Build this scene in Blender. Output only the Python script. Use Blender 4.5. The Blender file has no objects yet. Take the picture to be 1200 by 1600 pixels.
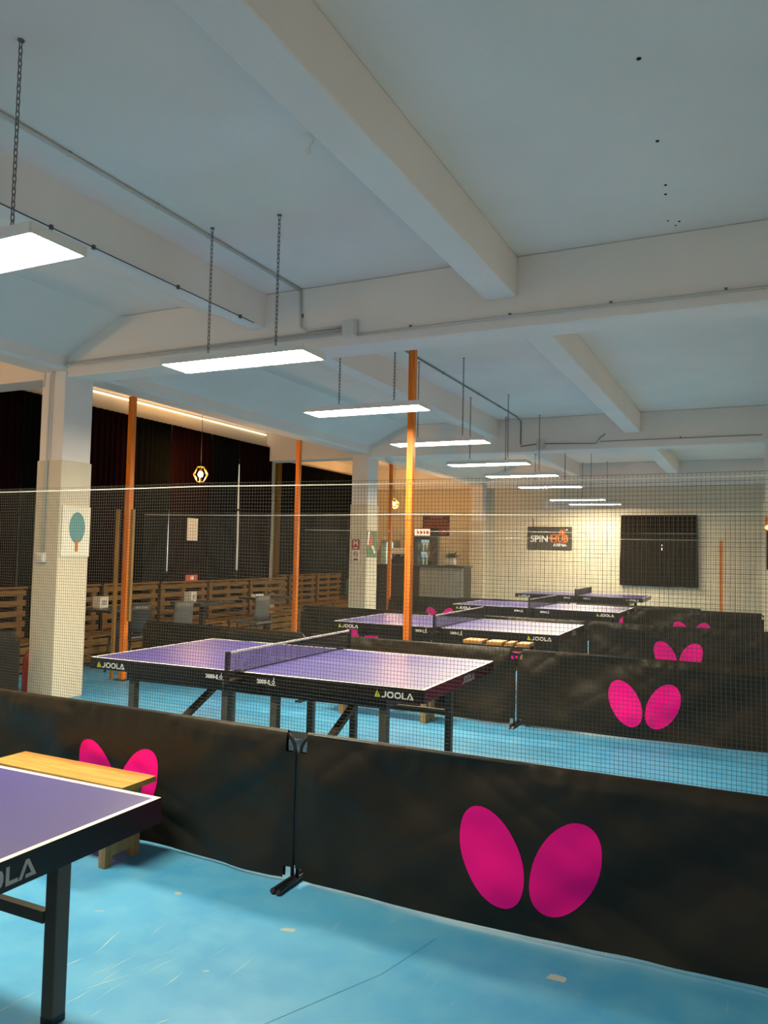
import bpy, math, random
from mathutils import Vector, Matrix, noise
random.seed(7)
sc = bpy.context.scene
col = sc.collection
PI = math.pi
R = math.radians

# ------------------------------------------------------------------ render look
sc.view_settings.view_transform = 'Standard'
sc.view_settings.look = 'None'
sc.view_settings.gamma = 1
sc.view_settings.use_curve_mapping = False
sc.view_settings.exposure = 0.22
try:
    sc.cycles.use_denoising = True
    sc.cycles.max_bounces = 8
    sc.cycles.diffuse_bounces = 5
    sc.cycles.glossy_bounces = 3
    sc.cycles.transparent_max_bounces = 16
    sc.cycles.sample_clamp_indirect = 6
    sc.cycles.caustics_reflective = False
    sc.cycles.caustics_refractive = False
except Exception:
    pass

# ------------------------------------------------------------------ materials
def mat(name, color, rough=.5, spec=.5, metal=0., noise_amt=0., noise_scale=8., bump=0., bump_scale=40., stretch=None, col2=None):
    m = bpy.data.materials.new(name); m.use_nodes = True
    nt = m.node_tree; b = nt.nodes['Principled BSDF']
    b.inputs['Base Color'].default_value = (*color, 1)
    b.inputs['Roughness'].default_value = rough
    b.inputs['Specular IOR Level'].default_value = spec
    b.inputs['Metallic'].default_value = metal
    if noise_amt or col2 or bump:
        tc = nt.nodes.new('ShaderNodeTexCoord'); mp = nt.nodes.new('ShaderNodeMapping')
        nt.links.new(tc.outputs['Object'], mp.inputs['Vector'])
        if stretch: mp.inputs['Scale'].default_value = stretch
    if noise_amt or col2:
        n = nt.nodes.new('ShaderNodeTexNoise'); n.inputs['Scale'].default_value = noise_scale
        n.inputs['Detail'].default_value = 5
        nt.links.new(mp.outputs['Vector'], n.inputs['Vector'])
        r = nt.nodes.new('ShaderNodeValToRGB')
        c2 = col2 if col2 else tuple(c*(1-noise_amt) for c in color)
        r.color_ramp.elements[0].position = .35; r.color_ramp.elements[1].position = .68
        r.color_ramp.elements[0].color = (*c2, 1); r.color_ramp.elements[1].color = (*color, 1)
        nt.links.new(n.outputs['Fac'], r.inputs['Fac']); nt.links.new(r.outputs['Color'], b.inputs['Base Color'])
    if bump:
        n2 = nt.nodes.new('ShaderNodeTexNoise'); n2.inputs['Scale'].default_value = bump_scale; n2.inputs['Detail'].default_value = 4
        nt.links.new(mp.outputs['Vector'], n2.inputs['Vector'])
        bp = nt.nodes.new('ShaderNodeBump'); bp.inputs['Strength'].default_value = bump; bp.inputs['Distance'].default_value = .01
        nt.links.new(n2.outputs['Fac'], bp.inputs['Height']); nt.links.new(bp.outputs['Normal'], b.inputs['Normal'])
    return m

def emit(name, color, strength):
    m = bpy.data.materials.new(name); m.use_nodes = True
    b = m.node_tree.nodes['Principled BSDF']
    b.inputs['Base Color'].default_value = (*color, 1)
    b.inputs['Emission Color'].default_value = (*color, 1)
    b.inputs['Emission Strength'].default_value = strength
    return m

def wood(name, c1, c2, axis=0, rough=.45):
    s = [9., 9., 9.]; s[axis] = .7
    return mat(name, c1, rough, .35, noise_scale=5., col2=c2, stretch=s, bump=.15, bump_scale=8)

PANEL_L = 116.0
LAMP = (1.0, .845, .58)
M = {}
M['plaster'] = mat('plaster', (.83, .77, .715), .85, .2, noise_amt=.05, noise_scale=1.3, bump=.12, bump_scale=9)
M['plaster_tan'] = mat('plaster_annex', (.74, .65, .50), .85, .2, noise_amt=.1, noise_scale=1.1)
M['plaster_low'] = mat('plaster_cladding', (.68, .60, .46), .8, .25, noise_amt=.04, noise_scale=2)
M['black_metal'] = mat('black_metal', (.012, .012, .013), .38, .5)
M['leg_metal'] = mat('leg_metal', (.085, .073, .055), .45, .4)
M['apron'] = mat('apron_black', (.008, .008, .009), .3, .5)
M['white_line'] = mat('white_line', (.82, .80, .72), .45)
M['white_print'] = mat('white_print', (.85, .85, .82), .5)
M['grey_print'] = mat('grey_print', (.40, .40, .38), .5)
M['yellow_print'] = mat('yellow_print', (.72, .75, .02), .5)
M['red_print'] = mat('red_print', (.35, .02, .02), .5)
M['net_black'] = mat('table_net_black', (.02, .02, .022), .6, .3)
M['net_string'] = mat('net_string', (.060, .055, .045), .55, .35)
M['cord_white'] = mat('cord_white', (.75, .72, .62), .6)
M['tape_white'] = mat('tape_white', (.80, .77, .68), .6)
M['vinyl'] = mat('black_vinyl', (.022, .017, .0105), .44, .28, noise_amt=.3, noise_scale=3.5, bump=.1, bump_scale=16)
M['pink'] = mat('pink_print', (.96, .004, .27), .55, .15)
M['orange_wood'] = wood('orange_varnished_wood', (.86, .235, .02), (.68, .16, .01), 2)
M['pale_wood'] = wood('pale_wood', (.62, .335, .10), (.48, .235, .06), 0)
M['pale_wood_v'] = wood('pale_wood_upright', (.40, .24, .10), (.30, .17, .07), 2)
M['batten'] = wood('batten_wood', (.36, .20, .05), (.24, .12, .03), 2)
M['pallet'] = wood('pallet_wood', (.25, .12, .016), (.14, .06, .009), 1)
M['frame_white'] = mat('lamp_frame_white', (.72, .70, .66), .45)
M['diffuser'] = emit('lamp_diffuser', LAMP, PANEL_L)
M['chain'] = mat('chain_steel', (.16, .15, .14), .4, .5, metal=.7)
M['conduit'] = mat('conduit_pvc', (.55, .54, .51), .5)
M['cable'] = mat('black_cable', (.03, .03, .03), .6)
M['conduit_grey'] = mat('conduit_grey', (.22, .22, .21), .5)
M['box_pvc'] = mat('pvc_box', (.60, .60, .57), .5)
M['paper'] = mat('paper', (.78, .75, .68), .8, .1)
M['board'] = mat('board_white', (.80, .75, .63), .6)
M['teal'] = mat('paddle_teal', (.10, .28, .30), .6)
M['handle'] = mat('paddle_handle', (.55, .16, .03), .6)
M['maroon'] = None
M['dark'] = mat('dark_fill', (.01, .01, .01), .8)
M['chrome'] = mat('chrome', (.7, .7, .7), .2, .5, metal=1)
M['red'] = mat('extinguisher_red', (.42, .01, .012), .35)
M['grey_plastic'] = mat('grey_plastic', (.10, .095, .085), .5)
M['dark_top'] = mat('dark_table_top', (.035, .03, .027), .4)
M['sign_dark'] = mat('banner_dark', (.055, .047, .04), .6)
M['orange_print'] = mat('orange_print', (.80, .20, .03), .5)
M['bulb'] = emit('warm_bulb', (1.0, .50, .09), 75)
M['led_strip'] = emit('led_strip', (1, .82, .55), 1.6)
M['brass'] = mat('brass_wire', (.75, .50, .16), .35, .5, metal=.8)
M['pot'] = mat('planter_white', (.68, .66, .60), .6)
M['leaf'] = mat('leaf_green', (.03, .07, .02), .5)
M['bar_slat'] = mat('bar_dark_slats', (.035, .026, .018), .55)
M['bar_grey'] = mat('bar_grey_panel', (.30, .29, .25), .6, noise_amt=.1, noise_scale=6)
M['bar_top'] = mat('bar_top', (.06, .05, .04), .4)
M['fridge_black'] = mat('fridge_black', (.02, .02, .02), .4)
M['fridge_header'] = emit('fridge_header', (1.0, .66, .55), 1.1)
M['fridge_light'] = emit('fridge_light', (.62, .85, .85), .55)
M['green_glow'] = emit('cabinet_light', (.62, .85, .66), 1.1)
M['menu'] = mat('menu_maroon', (.05, .014, .012), .6)
M['menu_text'] = mat('menu_red', (.32, .07, .06), .6)
M['poster_green'] = mat('poster_green', (.13, .20, .10), .6)
M['poster_red'] = mat('poster_red', (.70, .10, .05), .6)
M['teal_cushion'] = mat('teal_cushion', (.07, .17, .18), .8)
M['clear'] = mat('bottle_tint', (.25, .35, .35), .2)

# table top: purple blue with faint smears
M['table_blue'] = mat('table_blue', (.066, .058, .245), .36, .5, noise_scale=1.8, col2=(.056, .05, .22), bump=.02, bump_scale=260)

def curtain_mat(name, c, trans):
    m = bpy.data.materials.new(name); m.use_nodes = True
    nt = m.node_tree; nt.nodes.remove(nt.nodes['Principled BSDF'])
    out = nt.nodes['Material Output']
    d = nt.nodes.new('ShaderNodeBsdfDiffuse'); d.inputs['Color'].default_value = (*c, 1)
    t = nt.nodes.new('ShaderNodeBsdfTranslucent'); t.inputs['Color'].default_value = (*trans, 1)
    mx = nt.nodes.new('ShaderNodeAddShader')
    nt.links.new(d.outputs[0], mx.inputs[0]); nt.links.new(t.outputs[0], mx.inputs[1])
    nt.links.new(mx.outputs[0], out.inputs['Surface'])
    return m
M['maroon'] = curtain_mat('maroon_curtain_cloth', (.0095, .003, .004), (.004, .001, .0013))
M['blackcloth'] = curtain_mat('black_curtain_cloth', (.0045, .0048, .0046), (.010, .0115, .011))
M['goldcloth'] = curtain_mat('ochre_curtain_cloth', (.22, .12, .02), (.01, .006, .001))
M['browncloth'] = curtain_mat('brown_curtain_cloth', (.011, .008, .005), (.0006, .0004, .0003))

def floor_mat():
    m = bpy.data.materials.new('blue_painted_floor'); m.use_nodes = True
    nt = m.node_tree; b = nt.nodes['Principled BSDF']
    tc = nt.nodes.new('ShaderNodeTexCoord')
    def nz(scale, detail, stretch=None, rot=0):
        mp = nt.nodes.new('ShaderNodeMapping')
        if stretch: mp.inputs['Scale'].default_value = stretch
        mp.inputs['Rotation'].default_value = (0, 0, rot)
        nt.links.new(tc.outputs['Object'], mp.inputs['Vector'])
        n = nt.nodes.new('ShaderNodeTexNoise'); n.inputs['Scale'].default_value = scale; n.inputs['Detail'].default_value = detail
        nt.links.new(mp.outputs['Vector'], n.inputs['Vector']); return n
    def ramp(src, p0, p1, c0, c1):
        r = nt.nodes.new('ShaderNodeValToRGB'); e = r.color_ramp.elements
        e[0].position = p0; e[1].position = p1; e[0].color = (*c0, 1); e[1].color = (*c1, 1)
        nt.links.new(src.outputs['Fac'], r.inputs['Fac']); return r
    def mix(a, bb, fac):
        x = nt.nodes.new('ShaderNodeMixRGB'); nt.links.new(fac, x.inputs['Fac'])
        for s, i in ((a, 'Color1'), (bb, 'Color2')):
            if isinstance(s, tuple): x.inputs[i].default_value = (*s, 1)
            else: nt.links.new(s, x.inputs[i])
        return x.outputs['Color']
    big = ramp(nz(1.1, 4), .35, .68, (.045, .275, .55), (.075, .355, .64))
    fine = ramp(nz(6, 6), .40, .75, (0, 0, 0), (.55, .55, .55))
    c = mix(big.outputs['Color'], (.135, .42, .635), fine.outputs['Color'])
    scr = ramp(nz(3.2, 3, (9, .9, 1), R(8)), .69, .76, (0, 0, 0), (.22, .22, .22))
    c = mix(c, (.42, .56, .58), scr.outputs['Color'])
    scr2 = ramp(nz(2.6, 3, (10, 1.1, 1), R(-14)), .70, .76, (0, 0, 0), (.16, .16, .16))
    c = mix(c, (.40, .55, .58), scr2.outputs['Color'])
    dirt = ramp(nz(14, 2), .76, .80, (0, 0, 0), (.6, .6, .6))
    c = mix(c, (.36, .44, .42), dirt.outputs['Color'])
    nt.links.new(c, b.inputs['Base Color'])
    b.inputs['Roughness'].default_value = .48
    b.inputs['Specular IOR Level'].default_value = .4
    return m
M['floor'] = floor_mat()
M['scuff'] = mat('scuff_pale', (.36, .53, .58), .7, .2)
M['scuff_grey'] = mat('scuff_grey', (.33, .42, .42), .7, .2)
M['crack'] = mat('floor_crack', (.06, .22, .34), .7, .2)

# ------------------------------------------------------------------ mesh builder
class MB:
    def __init__(s): s.v = []; s.f = []; s.m = []; s.sm = []
    def add(s, vs, fs, mi=0, smooth=False, X=None):
        o = len(s.v)
        s.v += [tuple(X @ Vector(v)) if X else tuple(v) for v in vs]
        for f in fs: s.f.append([o+i for i in f]); s.m.append(mi); s.sm.append(smooth)
        return s
    def box(s, c, d, mi=0, X=None):
        x, y, z = c; a, b, e = d[0]/2, d[1]/2, d[2]/2
        vs = [(x+i*a, y+j*b, z+k*e) for i in (-1, 1) for j in (-1, 1) for k in (-1, 1)]
        return s.add(vs, [(0,1,3,2),(4,6,7,5),(0,4,5,1),(2,3,7,6),(0,2,6,4),(1,5,7,3)], mi, False, X)
    def bx(s, lo, hi, mi=0):
        return s.box([(a+b)/2 for a, b in zip(lo, hi)], [b-a for a, b in zip(lo, hi)], mi)
    def bar(s, p, q, w, h, mi=0, up=(0, 0, 1)):
        p, q = Vector(p), Vector(q); d = (q-p).normalized(); up = Vector(up)
        if abs(d.dot(up)) > .98: up = Vector((0, 1, 0))
        a = d.cross(up).normalized(); b = a.cross(d).normalized()
        vs = []
        for c in (p, q):
            for i, j in ((-1,-1),(1,-1),(1,1),(-1,1)): vs.append(c + a*(i*w/2) + b*(j*h/2))
        return s.add(vs, [(0,3,2,1),(4,5,6,7),(0,1,5,4),(1,2,6,5),(2,3,7,6),(3,0,4,7)], mi)
    def tube(s, pts, r, n=8, mi=0, closed=False, smooth=True):
        pts = [Vector(p) for p in pts]; N = len(pts); vs = []; fs = []
        prev = None
        for i, p in enumerate(pts):
            a = pts[i-1] if (i > 0 or closed) else p
            b = pts[(i+1) % N] if (i < N-1 or closed) else p
            d = (b-a).normalized()
            if prev is None:
                u = d.orthogonal().normalized()
            else:
                u = (prev - d*prev.dot(d))
                u = u.normalized() if u.length > 1e-6 else d.orthogonal().normalized()
            prev = u; w = d.cross(u)
            for k in range(n):
                t = 2*PI*k/n; vs.append(p + u*(r*math.cos(t)) + w*(r*math.sin(t)))
        for i in range(N if closed else N-1):
            j = (i+1) % N
            for k in range(n):
                l = (k+1) % n; fs.append((i*n+k, i*n+l, j*n+l, j*n+k))
        s.add(vs, fs, mi, smooth)
        if not closed:
            o = len(s.v)-N*n
            s.f.append([o+k for k in range(n)][::-1]); s.m.append(mi); s.sm.append(False)
            s.f.append([o+(N-1)*n+k for k in range(n)]); s.m.append(mi); s.sm.append(False)
        return s
    def prism(s, poly, t, mi=0, X=None):
        n = len(poly)
        vs = [(x, y, 0) for x, y in poly]+[(x, y, t) for x, y in poly]
        fs = [tuple(range(n))[::-1], tuple(range(n, 2*n))]+[(i, (i+1) % n, n+(i+1) % n, n+i) for i in range(n)]
        return s.add(vs, fs, mi, False, X)
    def ring(s, outer, inner, t, mi=0, X=None):
        n = len(outer)
        vs = [(x, y, 0) for x, y in outer]+[(x, y, 0) for x, y in inner]+[(x, y, t) for x, y in outer]+[(x, y, t) for x, y in inner]
        fs = []
        for i in range(n):
            j = (i+1) % n
            fs += [(i, n+i, n+j, j), (2*n+i, 2*n+j, 3*n+j, 3*n+i), (i, j, 2*n+j, 2*n+i), (n+i, 3*n+i, 3*n+j, n+j)]
        return s.add(vs, fs, mi, False, X)
    def lathe(s, prof, n=16, mi=0, c=(0, 0, 0), smooth=True):
        vs = []; fs = []
        for r, z in prof:
            for k in range(n):
                t = 2*PI*k/n; vs.append((c[0]+r*math.cos(t), c[1]+r*math.sin(t), c[2]+z))
        for i in range(len(prof)-1):
            for k in range(n):
                l = (k+1) % n; fs.append((i*n+k, i*n+l, (i+1)*n+l, (i+1)*n+k))
        fs.append(tuple(range(n))[::-1]); fs.append(tuple(range((len(prof)-1)*n, len(prof)*n)))
        return s.add(vs, fs, mi, smooth)
    def sphere(s, c, r, mi=0, seg=14, rings=8, sc_=(1, 1, 1)):
        prof = [(max(1e-4, r*math.sin(PI*i/rings)), -r*math.cos(PI*i/rings)) for i in range(rings+1)]
        o = len(s.v); s.lathe(prof, seg, mi)
        for i in range(o, len(s.v)):
            v = s.v[i]; s.v[i] = (c[0]+v[0]*sc_[0], c[1]+v[1]*sc_[1], c[2]+v[2]*sc_[2])
        return s
    def mesh(s, name, mats):
        me = bpy.data.meshes.new(name)
        me.from_pydata(s.v, [], s.f)
        for m in mats: me.materials.append(m)
        me.polygons.foreach_set('material_index', s.m); me.polygons.foreach_set('use_smooth', s.sm)
        me.update(); return me
    def build(s, name, mats, parent=None, bevel=0, loc=None, rz=0):
        if not isinstance(mats, (list, tuple)): mats = [mats]
        o = bpy.data.objects.new(name, s.mesh(name, mats)); col.objects.link(o)
        if parent: o.parent = parent
        if loc: o.location = loc
        if rz: o.rotation_euler.z = rz
        if bevel:
            b = o.modifiers.new('bevel', 'BEVEL'); b.width = bevel; b.segments = 2; b.limit_method = 'ANGLE'
        return o

def tag(o, label, cat, group=None):
    o['label'] = label; o['category'] = cat
    if group: o['group'] = group
    return o
def empty(name, loc, rz=0):
    o = bpy.data.objects.new(name, None); col.objects.link(o); o.location = loc; o.rotation_euler.z = rz
    o.empty_display_size = .1; return o
def thing(name, label, cat, loc, rz=0, group=None): return tag(empty(name, loc, rz), label, cat, group)
def struct(o): o['kind'] = 'structure'; return o
def kids(o): return [c for c in bpy.data.objects if c.parent == o]
def copy_tree(o, parent=None):
    c = o.copy(); col.objects.link(c); c.parent = parent
    for ch in list(o.children): copy_tree(ch, c)
    return c
def copy_thing(o, label, loc, rz=0):
    c = copy_tree(o); c['label'] = label; c.location = loc; c.rotation_euler.z = rz; return c

# text / letters --------------------------------------------------------------
def face_X(origin, right=(1, 0, 0), up=(0, 0, 1), scale=1., thick=None):
    r = Vector(right).normalized(); u = Vector(up).normalized(); n = r.cross(u)
    m = Matrix.Identity(4)
    for i in range(3):
        m[i][0] = r[i]*scale; m[i][1] = u[i]*scale; m[i][2] = n[i]; m[i][3] = origin[i]
    return m
def text_mb(mb, string, X, size, mi=0, t=.002, bold=0., align='LEFT'):
    cu = bpy.data.curves.new('lettering', 'FONT'); cu.body = string; cu.size = size; cu.align_x = align
    cu.extrude = t/2; cu.offset = bold; cu.resolution_u = 3
    ob = bpy.data.objects.new('lettering_source', cu); col.objects.link(ob)
    dg = bpy.context.evaluated_depsgraph_get()
    me = bpy.data.meshes.new_from_object(ob.evaluated_get(dg))
    mb.add([v.co[:] for v in me.vertices], [tuple(p.vertices) for p in me.polygons], mi, False, X)
    bpy.data.objects.remove(ob); bpy.data.curves.remove(cu); bpy.data.meshes.remove(me)
def rrect(x0, y0, x1, y1, c):
    return [(x0+c, y0), (x1-c, y0), (x1-c*.3, y0+c*.3), (x1, y0+c), (x1, y1-c), (x1-c*.3, y1-c*.3), (x1-c, y1), (x0+c, y1), (x0+c*.3, y1-c*.3), (x0, y1-c), (x0, y0+c), (x0+c*.3, y0+c*.3)]
def brand_mb(mb, X, h, mi=0, tri=None, t=.002):
    """five letter word mark, starts at X origin; returns nothing"""
    S = Matrix.Diagonal((h, h, 1, 1)); x = 0
    def P(poly, dx): mb.prism([(a+dx, b) for a, b in poly], t, mi, X @ S)
    if tri is not None:
        mb.prism([(0, 0), (.40, 1.12), (.60, .78), (.36, .26), (.62, .26), (.72, 0)], t, tri, X @ S)
        mb.prism([(.66, .68), (1.02, 0), (.80, 0), (.70, .24), (.56, .40)], t, tri, X @ S)
        x = 1.25
    P([(0, 0), (.55, 0), (.75, .22), (.75, 1), (.53, 1), (.53, .3), (.45, .22), (0, .22)], x); x += .93
    for _ in range(2):
        mb.ring([(a+x, b) for a, b in rrect(0, 0, 1.12, 1, .34)], [(a+x, b) for a, b in rrect(.22, .22, .90, .78, .2)], t, mi, X @ S); x += 1.27
    P([(0, 0), (.78, 0), (.78, .22), (.22, .22), (.22, 1), (0, 1)], x); x += .80
    P([(0, 0), (.46, 1), (.68, 1), (1.2, 0), (.96, 0), (.57, .76), (.24, 0)], x)
    P([(.46, 0), (.96, 0), (.87, .2), (.5, .2)], x)

# ================================================================== SETTING
CEIL = 3.95
XL, XL2, XR, YF, YB = -8.9, -9.9, .80, -3.0, 19.85
struct(MB().bx((XL2-.3, YF-.2, -.15), (XR+.2, YB+.2, 0)).build('floor', M['floor']))
ceil = struct(MB().bx((XL2-.3, YF-.2, CEIL), (XR+.2, YB+.2, CEIL+.2)).build('ceiling', M['plaster']))
for i, (x, y, r) in enumerate([(-.50, 3.66, .011), (-.506, 4.45, .010), (-.52, 5.01, .009), (-.533, 5.14, .009), (-.56, 5.56, .006), (-.49, 5.60, .008), (-.52, 5.66, .006)]):
    MB().lathe([(r, -.004), (r, .002)], 10, c=(x, y, CEIL)).build('bolt_hole', M['dark'], ceil)
def wallbox(name, lo, hi, m): return struct(MB().bx(lo, hi).build(name, M[m]))
wallbox('wall_right', (XR, YF, 0), (XR+.2, YB, CEIL), 'plaster')
fill_wins = [(-7.6, -5.2), (-4.6, -2.2), (-1.6, .5)]  # unseen windows behind the camera, added to brighten the ceiling
f_ = MB(); x = XL-.2
f_.bx((XL-.2, YF-.2, 0), (XR+.2, YF, 1.4)); f_.bx((XL-.2, YF-.2, 3.3), (XR+.2, YF, CEIL))
for a, b in fill_wins+[(XR+.2, XR+.2)]:
    f_.bx((x, YF-.2, 1.4), (a, YF, 3.3)); x = b
struct(f_.build('wall_front', M['plaster']))
# far wall with one window opening behind the dark curtain
fw = MB()
wx0, wx1, wz0, wz1 = -2.85, -1.5, 1.1, 2.5
fw.bx((XL2-.2, YB, 0), (wx0, YB+.2, CEIL)); fw.bx((wx1, YB, 0), (XR+.2, YB+.2, CEIL))
fw.bx((wx0, YB, 0), (wx1, YB+.2, wz0)); fw.bx((wx0, YB, wz1), (wx1, YB+.2, CEIL))
struct(fw.build('wall_back', M['plaster_low']))
# annex window wall: openings between z 1.15 and 3.35
wins = [(5.9, 7.0), (9.3, 10.4), (11.2, 12.3)]
lw = MB(); y = YF
lw.bx((XL-.2, YF, 0), (XL, 13.3, 1.15)); lw.bx((XL-.2, YF, 3.3), (XL, 13.3, CEIL))
for a, b in wins+[(13.3, 13.3)]:
    lw.bx((XL-.2, y, 1.15), (XL, a, 3.3)); y = b
lw.bx((XL2-.2, 13.3, 0), (XL-.2, 13.5, CEIL))
struct(lw.build('wall_left', M['plaster_tan']))
lw2 = MB()
lw2.bx((XL2-.2, 13.5, 0), (XL2, YB, CEIL))
struct(lw2.build('wall_recess', M['plaster_tan']))
glass = bpy.data.materials.new('window_glass'); glass.use_nodes = True
nt = glass.node_tree; nt.nodes.remove(nt.nodes['Principled BSDF'])
g1 = nt.nodes.new('ShaderNodeBsdfTransparent'); g1.inputs['Color'].default_value = (.93, .96, .95, 1)
g2 = nt.nodes.new('ShaderNodeBsdfGlossy'); g2.inputs['Roughness'].default_value = .02; g3 = nt.nodes.new('ShaderNodeMixShader'); g3.inputs['Fac'].default_value = .06
nt.links.new(g1.outputs[0], g3.inputs[1]); nt.links.new(g2.outputs[0], g3.inputs[2]); nt.links.new(g3.outputs[0], nt.nodes['Material Output'].inputs['Surface'])
M['win_frame'] = mat('window_frame_white', (.5, .5, .48), .5)
def window(n, lo, hi, axis):
    w = MB(); c = [(a+b)/2 for a, b in zip(lo, hi)]
    L = hi[1-axis]-lo[1-axis]; H = hi[2]-lo[2]
    def bb(u0, u1, z0, z1, th, k):
        a = [0, 0, z0]; b = [0, 0, z1]
        a[1-axis] = u0; b[1-axis] = u1; a[axis] = c[axis]-th/2; b[axis] = c[axis]+th/2
        (w if k == 0 else g).bx(a, b)
    g = MB(); u0, u1, z0, z1 = lo[1-axis], hi[1-axis], lo[2], hi[2]; f = .06
    bb(u0, u0+f, z0, z1, .08, 0); bb(u1-f, u1, z0, z1, .08, 0); bb(u0+f, u1-f, z0, z0+f, .08, 0); bb(u0+f, u1-f, z1-f, z1, .08, 0)
    bb(u0+L/2-.03, u0+L/2+.03, z0+f, z1-f, .07, 0)
    bb(u0+f, u1-f, z0+H*.55, z0+H*.55+.05, .06, 0)
    bb(u0+f, u1-f, z0+f, z1-f, .006, 1)
    o = struct(w.build('window_%d' % n, M['win_frame'])); g.build('pane', glass, o)
for i, (a, b) in enumerate(wins): window(i+1, (XL-.16, a, 1.15), (XL-.04, b, 3.3), 0)
window(4, (wx0, YB+.04, wz0), (wx1, YB+.16, wz1), 1)
for i, (a, b) in enumerate(fill_wins):  # added fill windows, each with a portal for its daylight
    window(5+i, (a, YF-.14, 1.4), (b, YF-.04, 3.3), 1)
    pl = bpy.data.lights.new('window_portal', 'AREA'); pl.shape = 'RECTANGLE'; pl.size = b-a; pl.size_y = 1.9; pl.cycles.is_portal = True
    po = bpy.data.objects.new('window_portal', pl); col.objects.link(po); po.location = ((a+b)/2, YF-.2, 2.35); po.rotation_euler = (R(90), 0, 0)

# beams
def beam(lo, hi): return struct(MB().bx(lo, hi).build('beam', M['plaster'], bevel=.012))
B1, B2, B3 = (5.79, 6.11), (12.85, 13.19), (19.6, YB)
BB = 3.38
for a, b in (B1, B2):
    beam((XL, a, BB), (XR, b, CEIL))
beam((XL2, B3[0], BB), (XR, YB, CEIL))
spans = ((YF, B1[0]), (B1[1], B2[0]), (B2[1], B3[0]))
for a, b in spans:
    beam((-1.945, a, 3.62), (-1.70, b, CEIL))
    # haunched edge beams over the left bay: profile extruded along the hall
    def extr(prof):
        n = len(prof); vs = [(x, a, z) for x, z in prof]+[(x, b, z) for x, z in prof]
        fs = [tuple(range(n)), tuple(range(n, 2*n))[::-1]]+[(i, n+i, n+(i+1) % n, (i+1) % n) for i in range(n)]
        return struct(MB().add(vs, fs).build('beam', M['plaster']))
    extr([(-4.06, CEIL), (-4.06, 3.64), (-4.11, 3.63), (-4.22, 3.63), (-4.27, 3.70), (-5.05, CEIL)][::-1])
    extr([(-6.56, 3.59), (-5.82, CEIL), (-6.90, CEIL), (-6.90, 3.45), (-6.60, 3.45), (-6.56, 3.48)])
# pillars (with slightly thicker lower cladding)
def pillar(x0, x1, y0, y1):
    p = struct(MB().bx((x0, y0, 0), (x1, y1, 3.45)).build('pillar', M['plaster'], bevel=.008))
    c = MB().bx((x0-.012, y0-.012, 0), (x1+.012, y1+.012, 2.5)).build('cladding', M['plaster_low'], p, bevel=.008)
    return p
pillar(-6.90, -6.56, 5.77, 6.15)
pillar(-6.90, -6.56, 12.80, 13.22)
pillar(-6.90, -6.56, 19.50, YB)
pillar(.085, .42, 12.80, 13.22)
# thin LED strip with its own glow, high on the annex wall
struct(MB().tube([(XL+.03, 6.2, 3.90), (XL+.03, 12.8, 3.90)], .013, 8).build('trim_1', M['led_strip']))
struct(MB().bx((XL, 6.12, 3.66), (XL+.05, 12.84, 3.70)).build('trim_2', M['plaster_tan']))

# floor wear marks (flat paint damage)
fl = bpy.data.objects['floor']
def patch(mb, cx, cy, w, h, rot, n=12, seed=0):
    rnd = random.Random(seed); vs = []
    for k in range(n):
        t = 2*PI*k/n; r = .7+.5*rnd.random()
        x, y_ = w/2*r*math.cos(t), h/2*r*math.sin(t)
        vs.append((cx+x*math.cos(rot)-y_*math.sin(rot), cy+x*math.sin(rot)+y_*math.cos(rot), .0006))
    mb.add(vs, [tuple(range(n))])
s1 = MB(); s2 = MB(); s3 = MB()
for i, (x, y_, w, h, r) in enumerate([(-2.44, 2.92, .035, .03, 0), (-1.80, 2.87, .07, .035, .3), (-1.28, 2.02, .09, .05, .6), (-.70, 3.04, .09, .05, .2), (-2.62, 2.62, .05, .012, .4), (-1.9, 2.45, .03, .01, .5)]):
    patch(s1, x, y_, w, h, r, seed=i)
rnd = random.Random(3)
for i in range(26):
    cx = -2.15+rnd.gauss(0, .28); cy = 2.15+rnd.gauss(0, .28); L = rnd.uniform(.05, .22); a = R(84)+rnd.gauss(0, .22)
    d = Vector((math.cos(a), math.sin(a))); n_ = Vector((-d.y, d.x))*rnd.uniform(.0010, .0030); c_ = Vector((cx, cy))
    bend = n_.normalized()*rnd.uniform(-.01, .01)
    pts = [c_-d*L/2, c_+bend-n_, c_+d*L/2, c_+bend+n_]
    s2.add([(p.x, p.y, .0005) for p in pts], [(0, 1, 2, 3)])
for p, q in (((-1.62, 2.05), (-1.30, 2.75)), ((-1.30, 2.75), (-1.22, 3.1)), ((-1.50, 1.92), (-1.44, 1.94)), ((-1.44, 1.94), (-1.38, 1.99)), ((-1.38, 1.99), (-1.36, 1.95)), ((-1.47, 1.89), (-1.40, 1.90)), ((-1.40, 1.90), (-1.36, 1.95))):
    a, b = Vector(p), Vector(q); d = (b-a).normalized(); n_ = Vector((-d.y, d.x))*.0014
    s3.add([(v.x, v.y, .0007) for v in (a-n_, b-n_, b+n_, a+n_)], [(0, 1, 2, 3)])
s1.build('paint_scuffs', M['scuff_grey'], fl)['kind'] = 'stuff'
s2.build('shoe_scratches', M['scuff'], fl)['kind'] = 'stuff'
s3.build('hairline_crack', M['crack'], fl)

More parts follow.
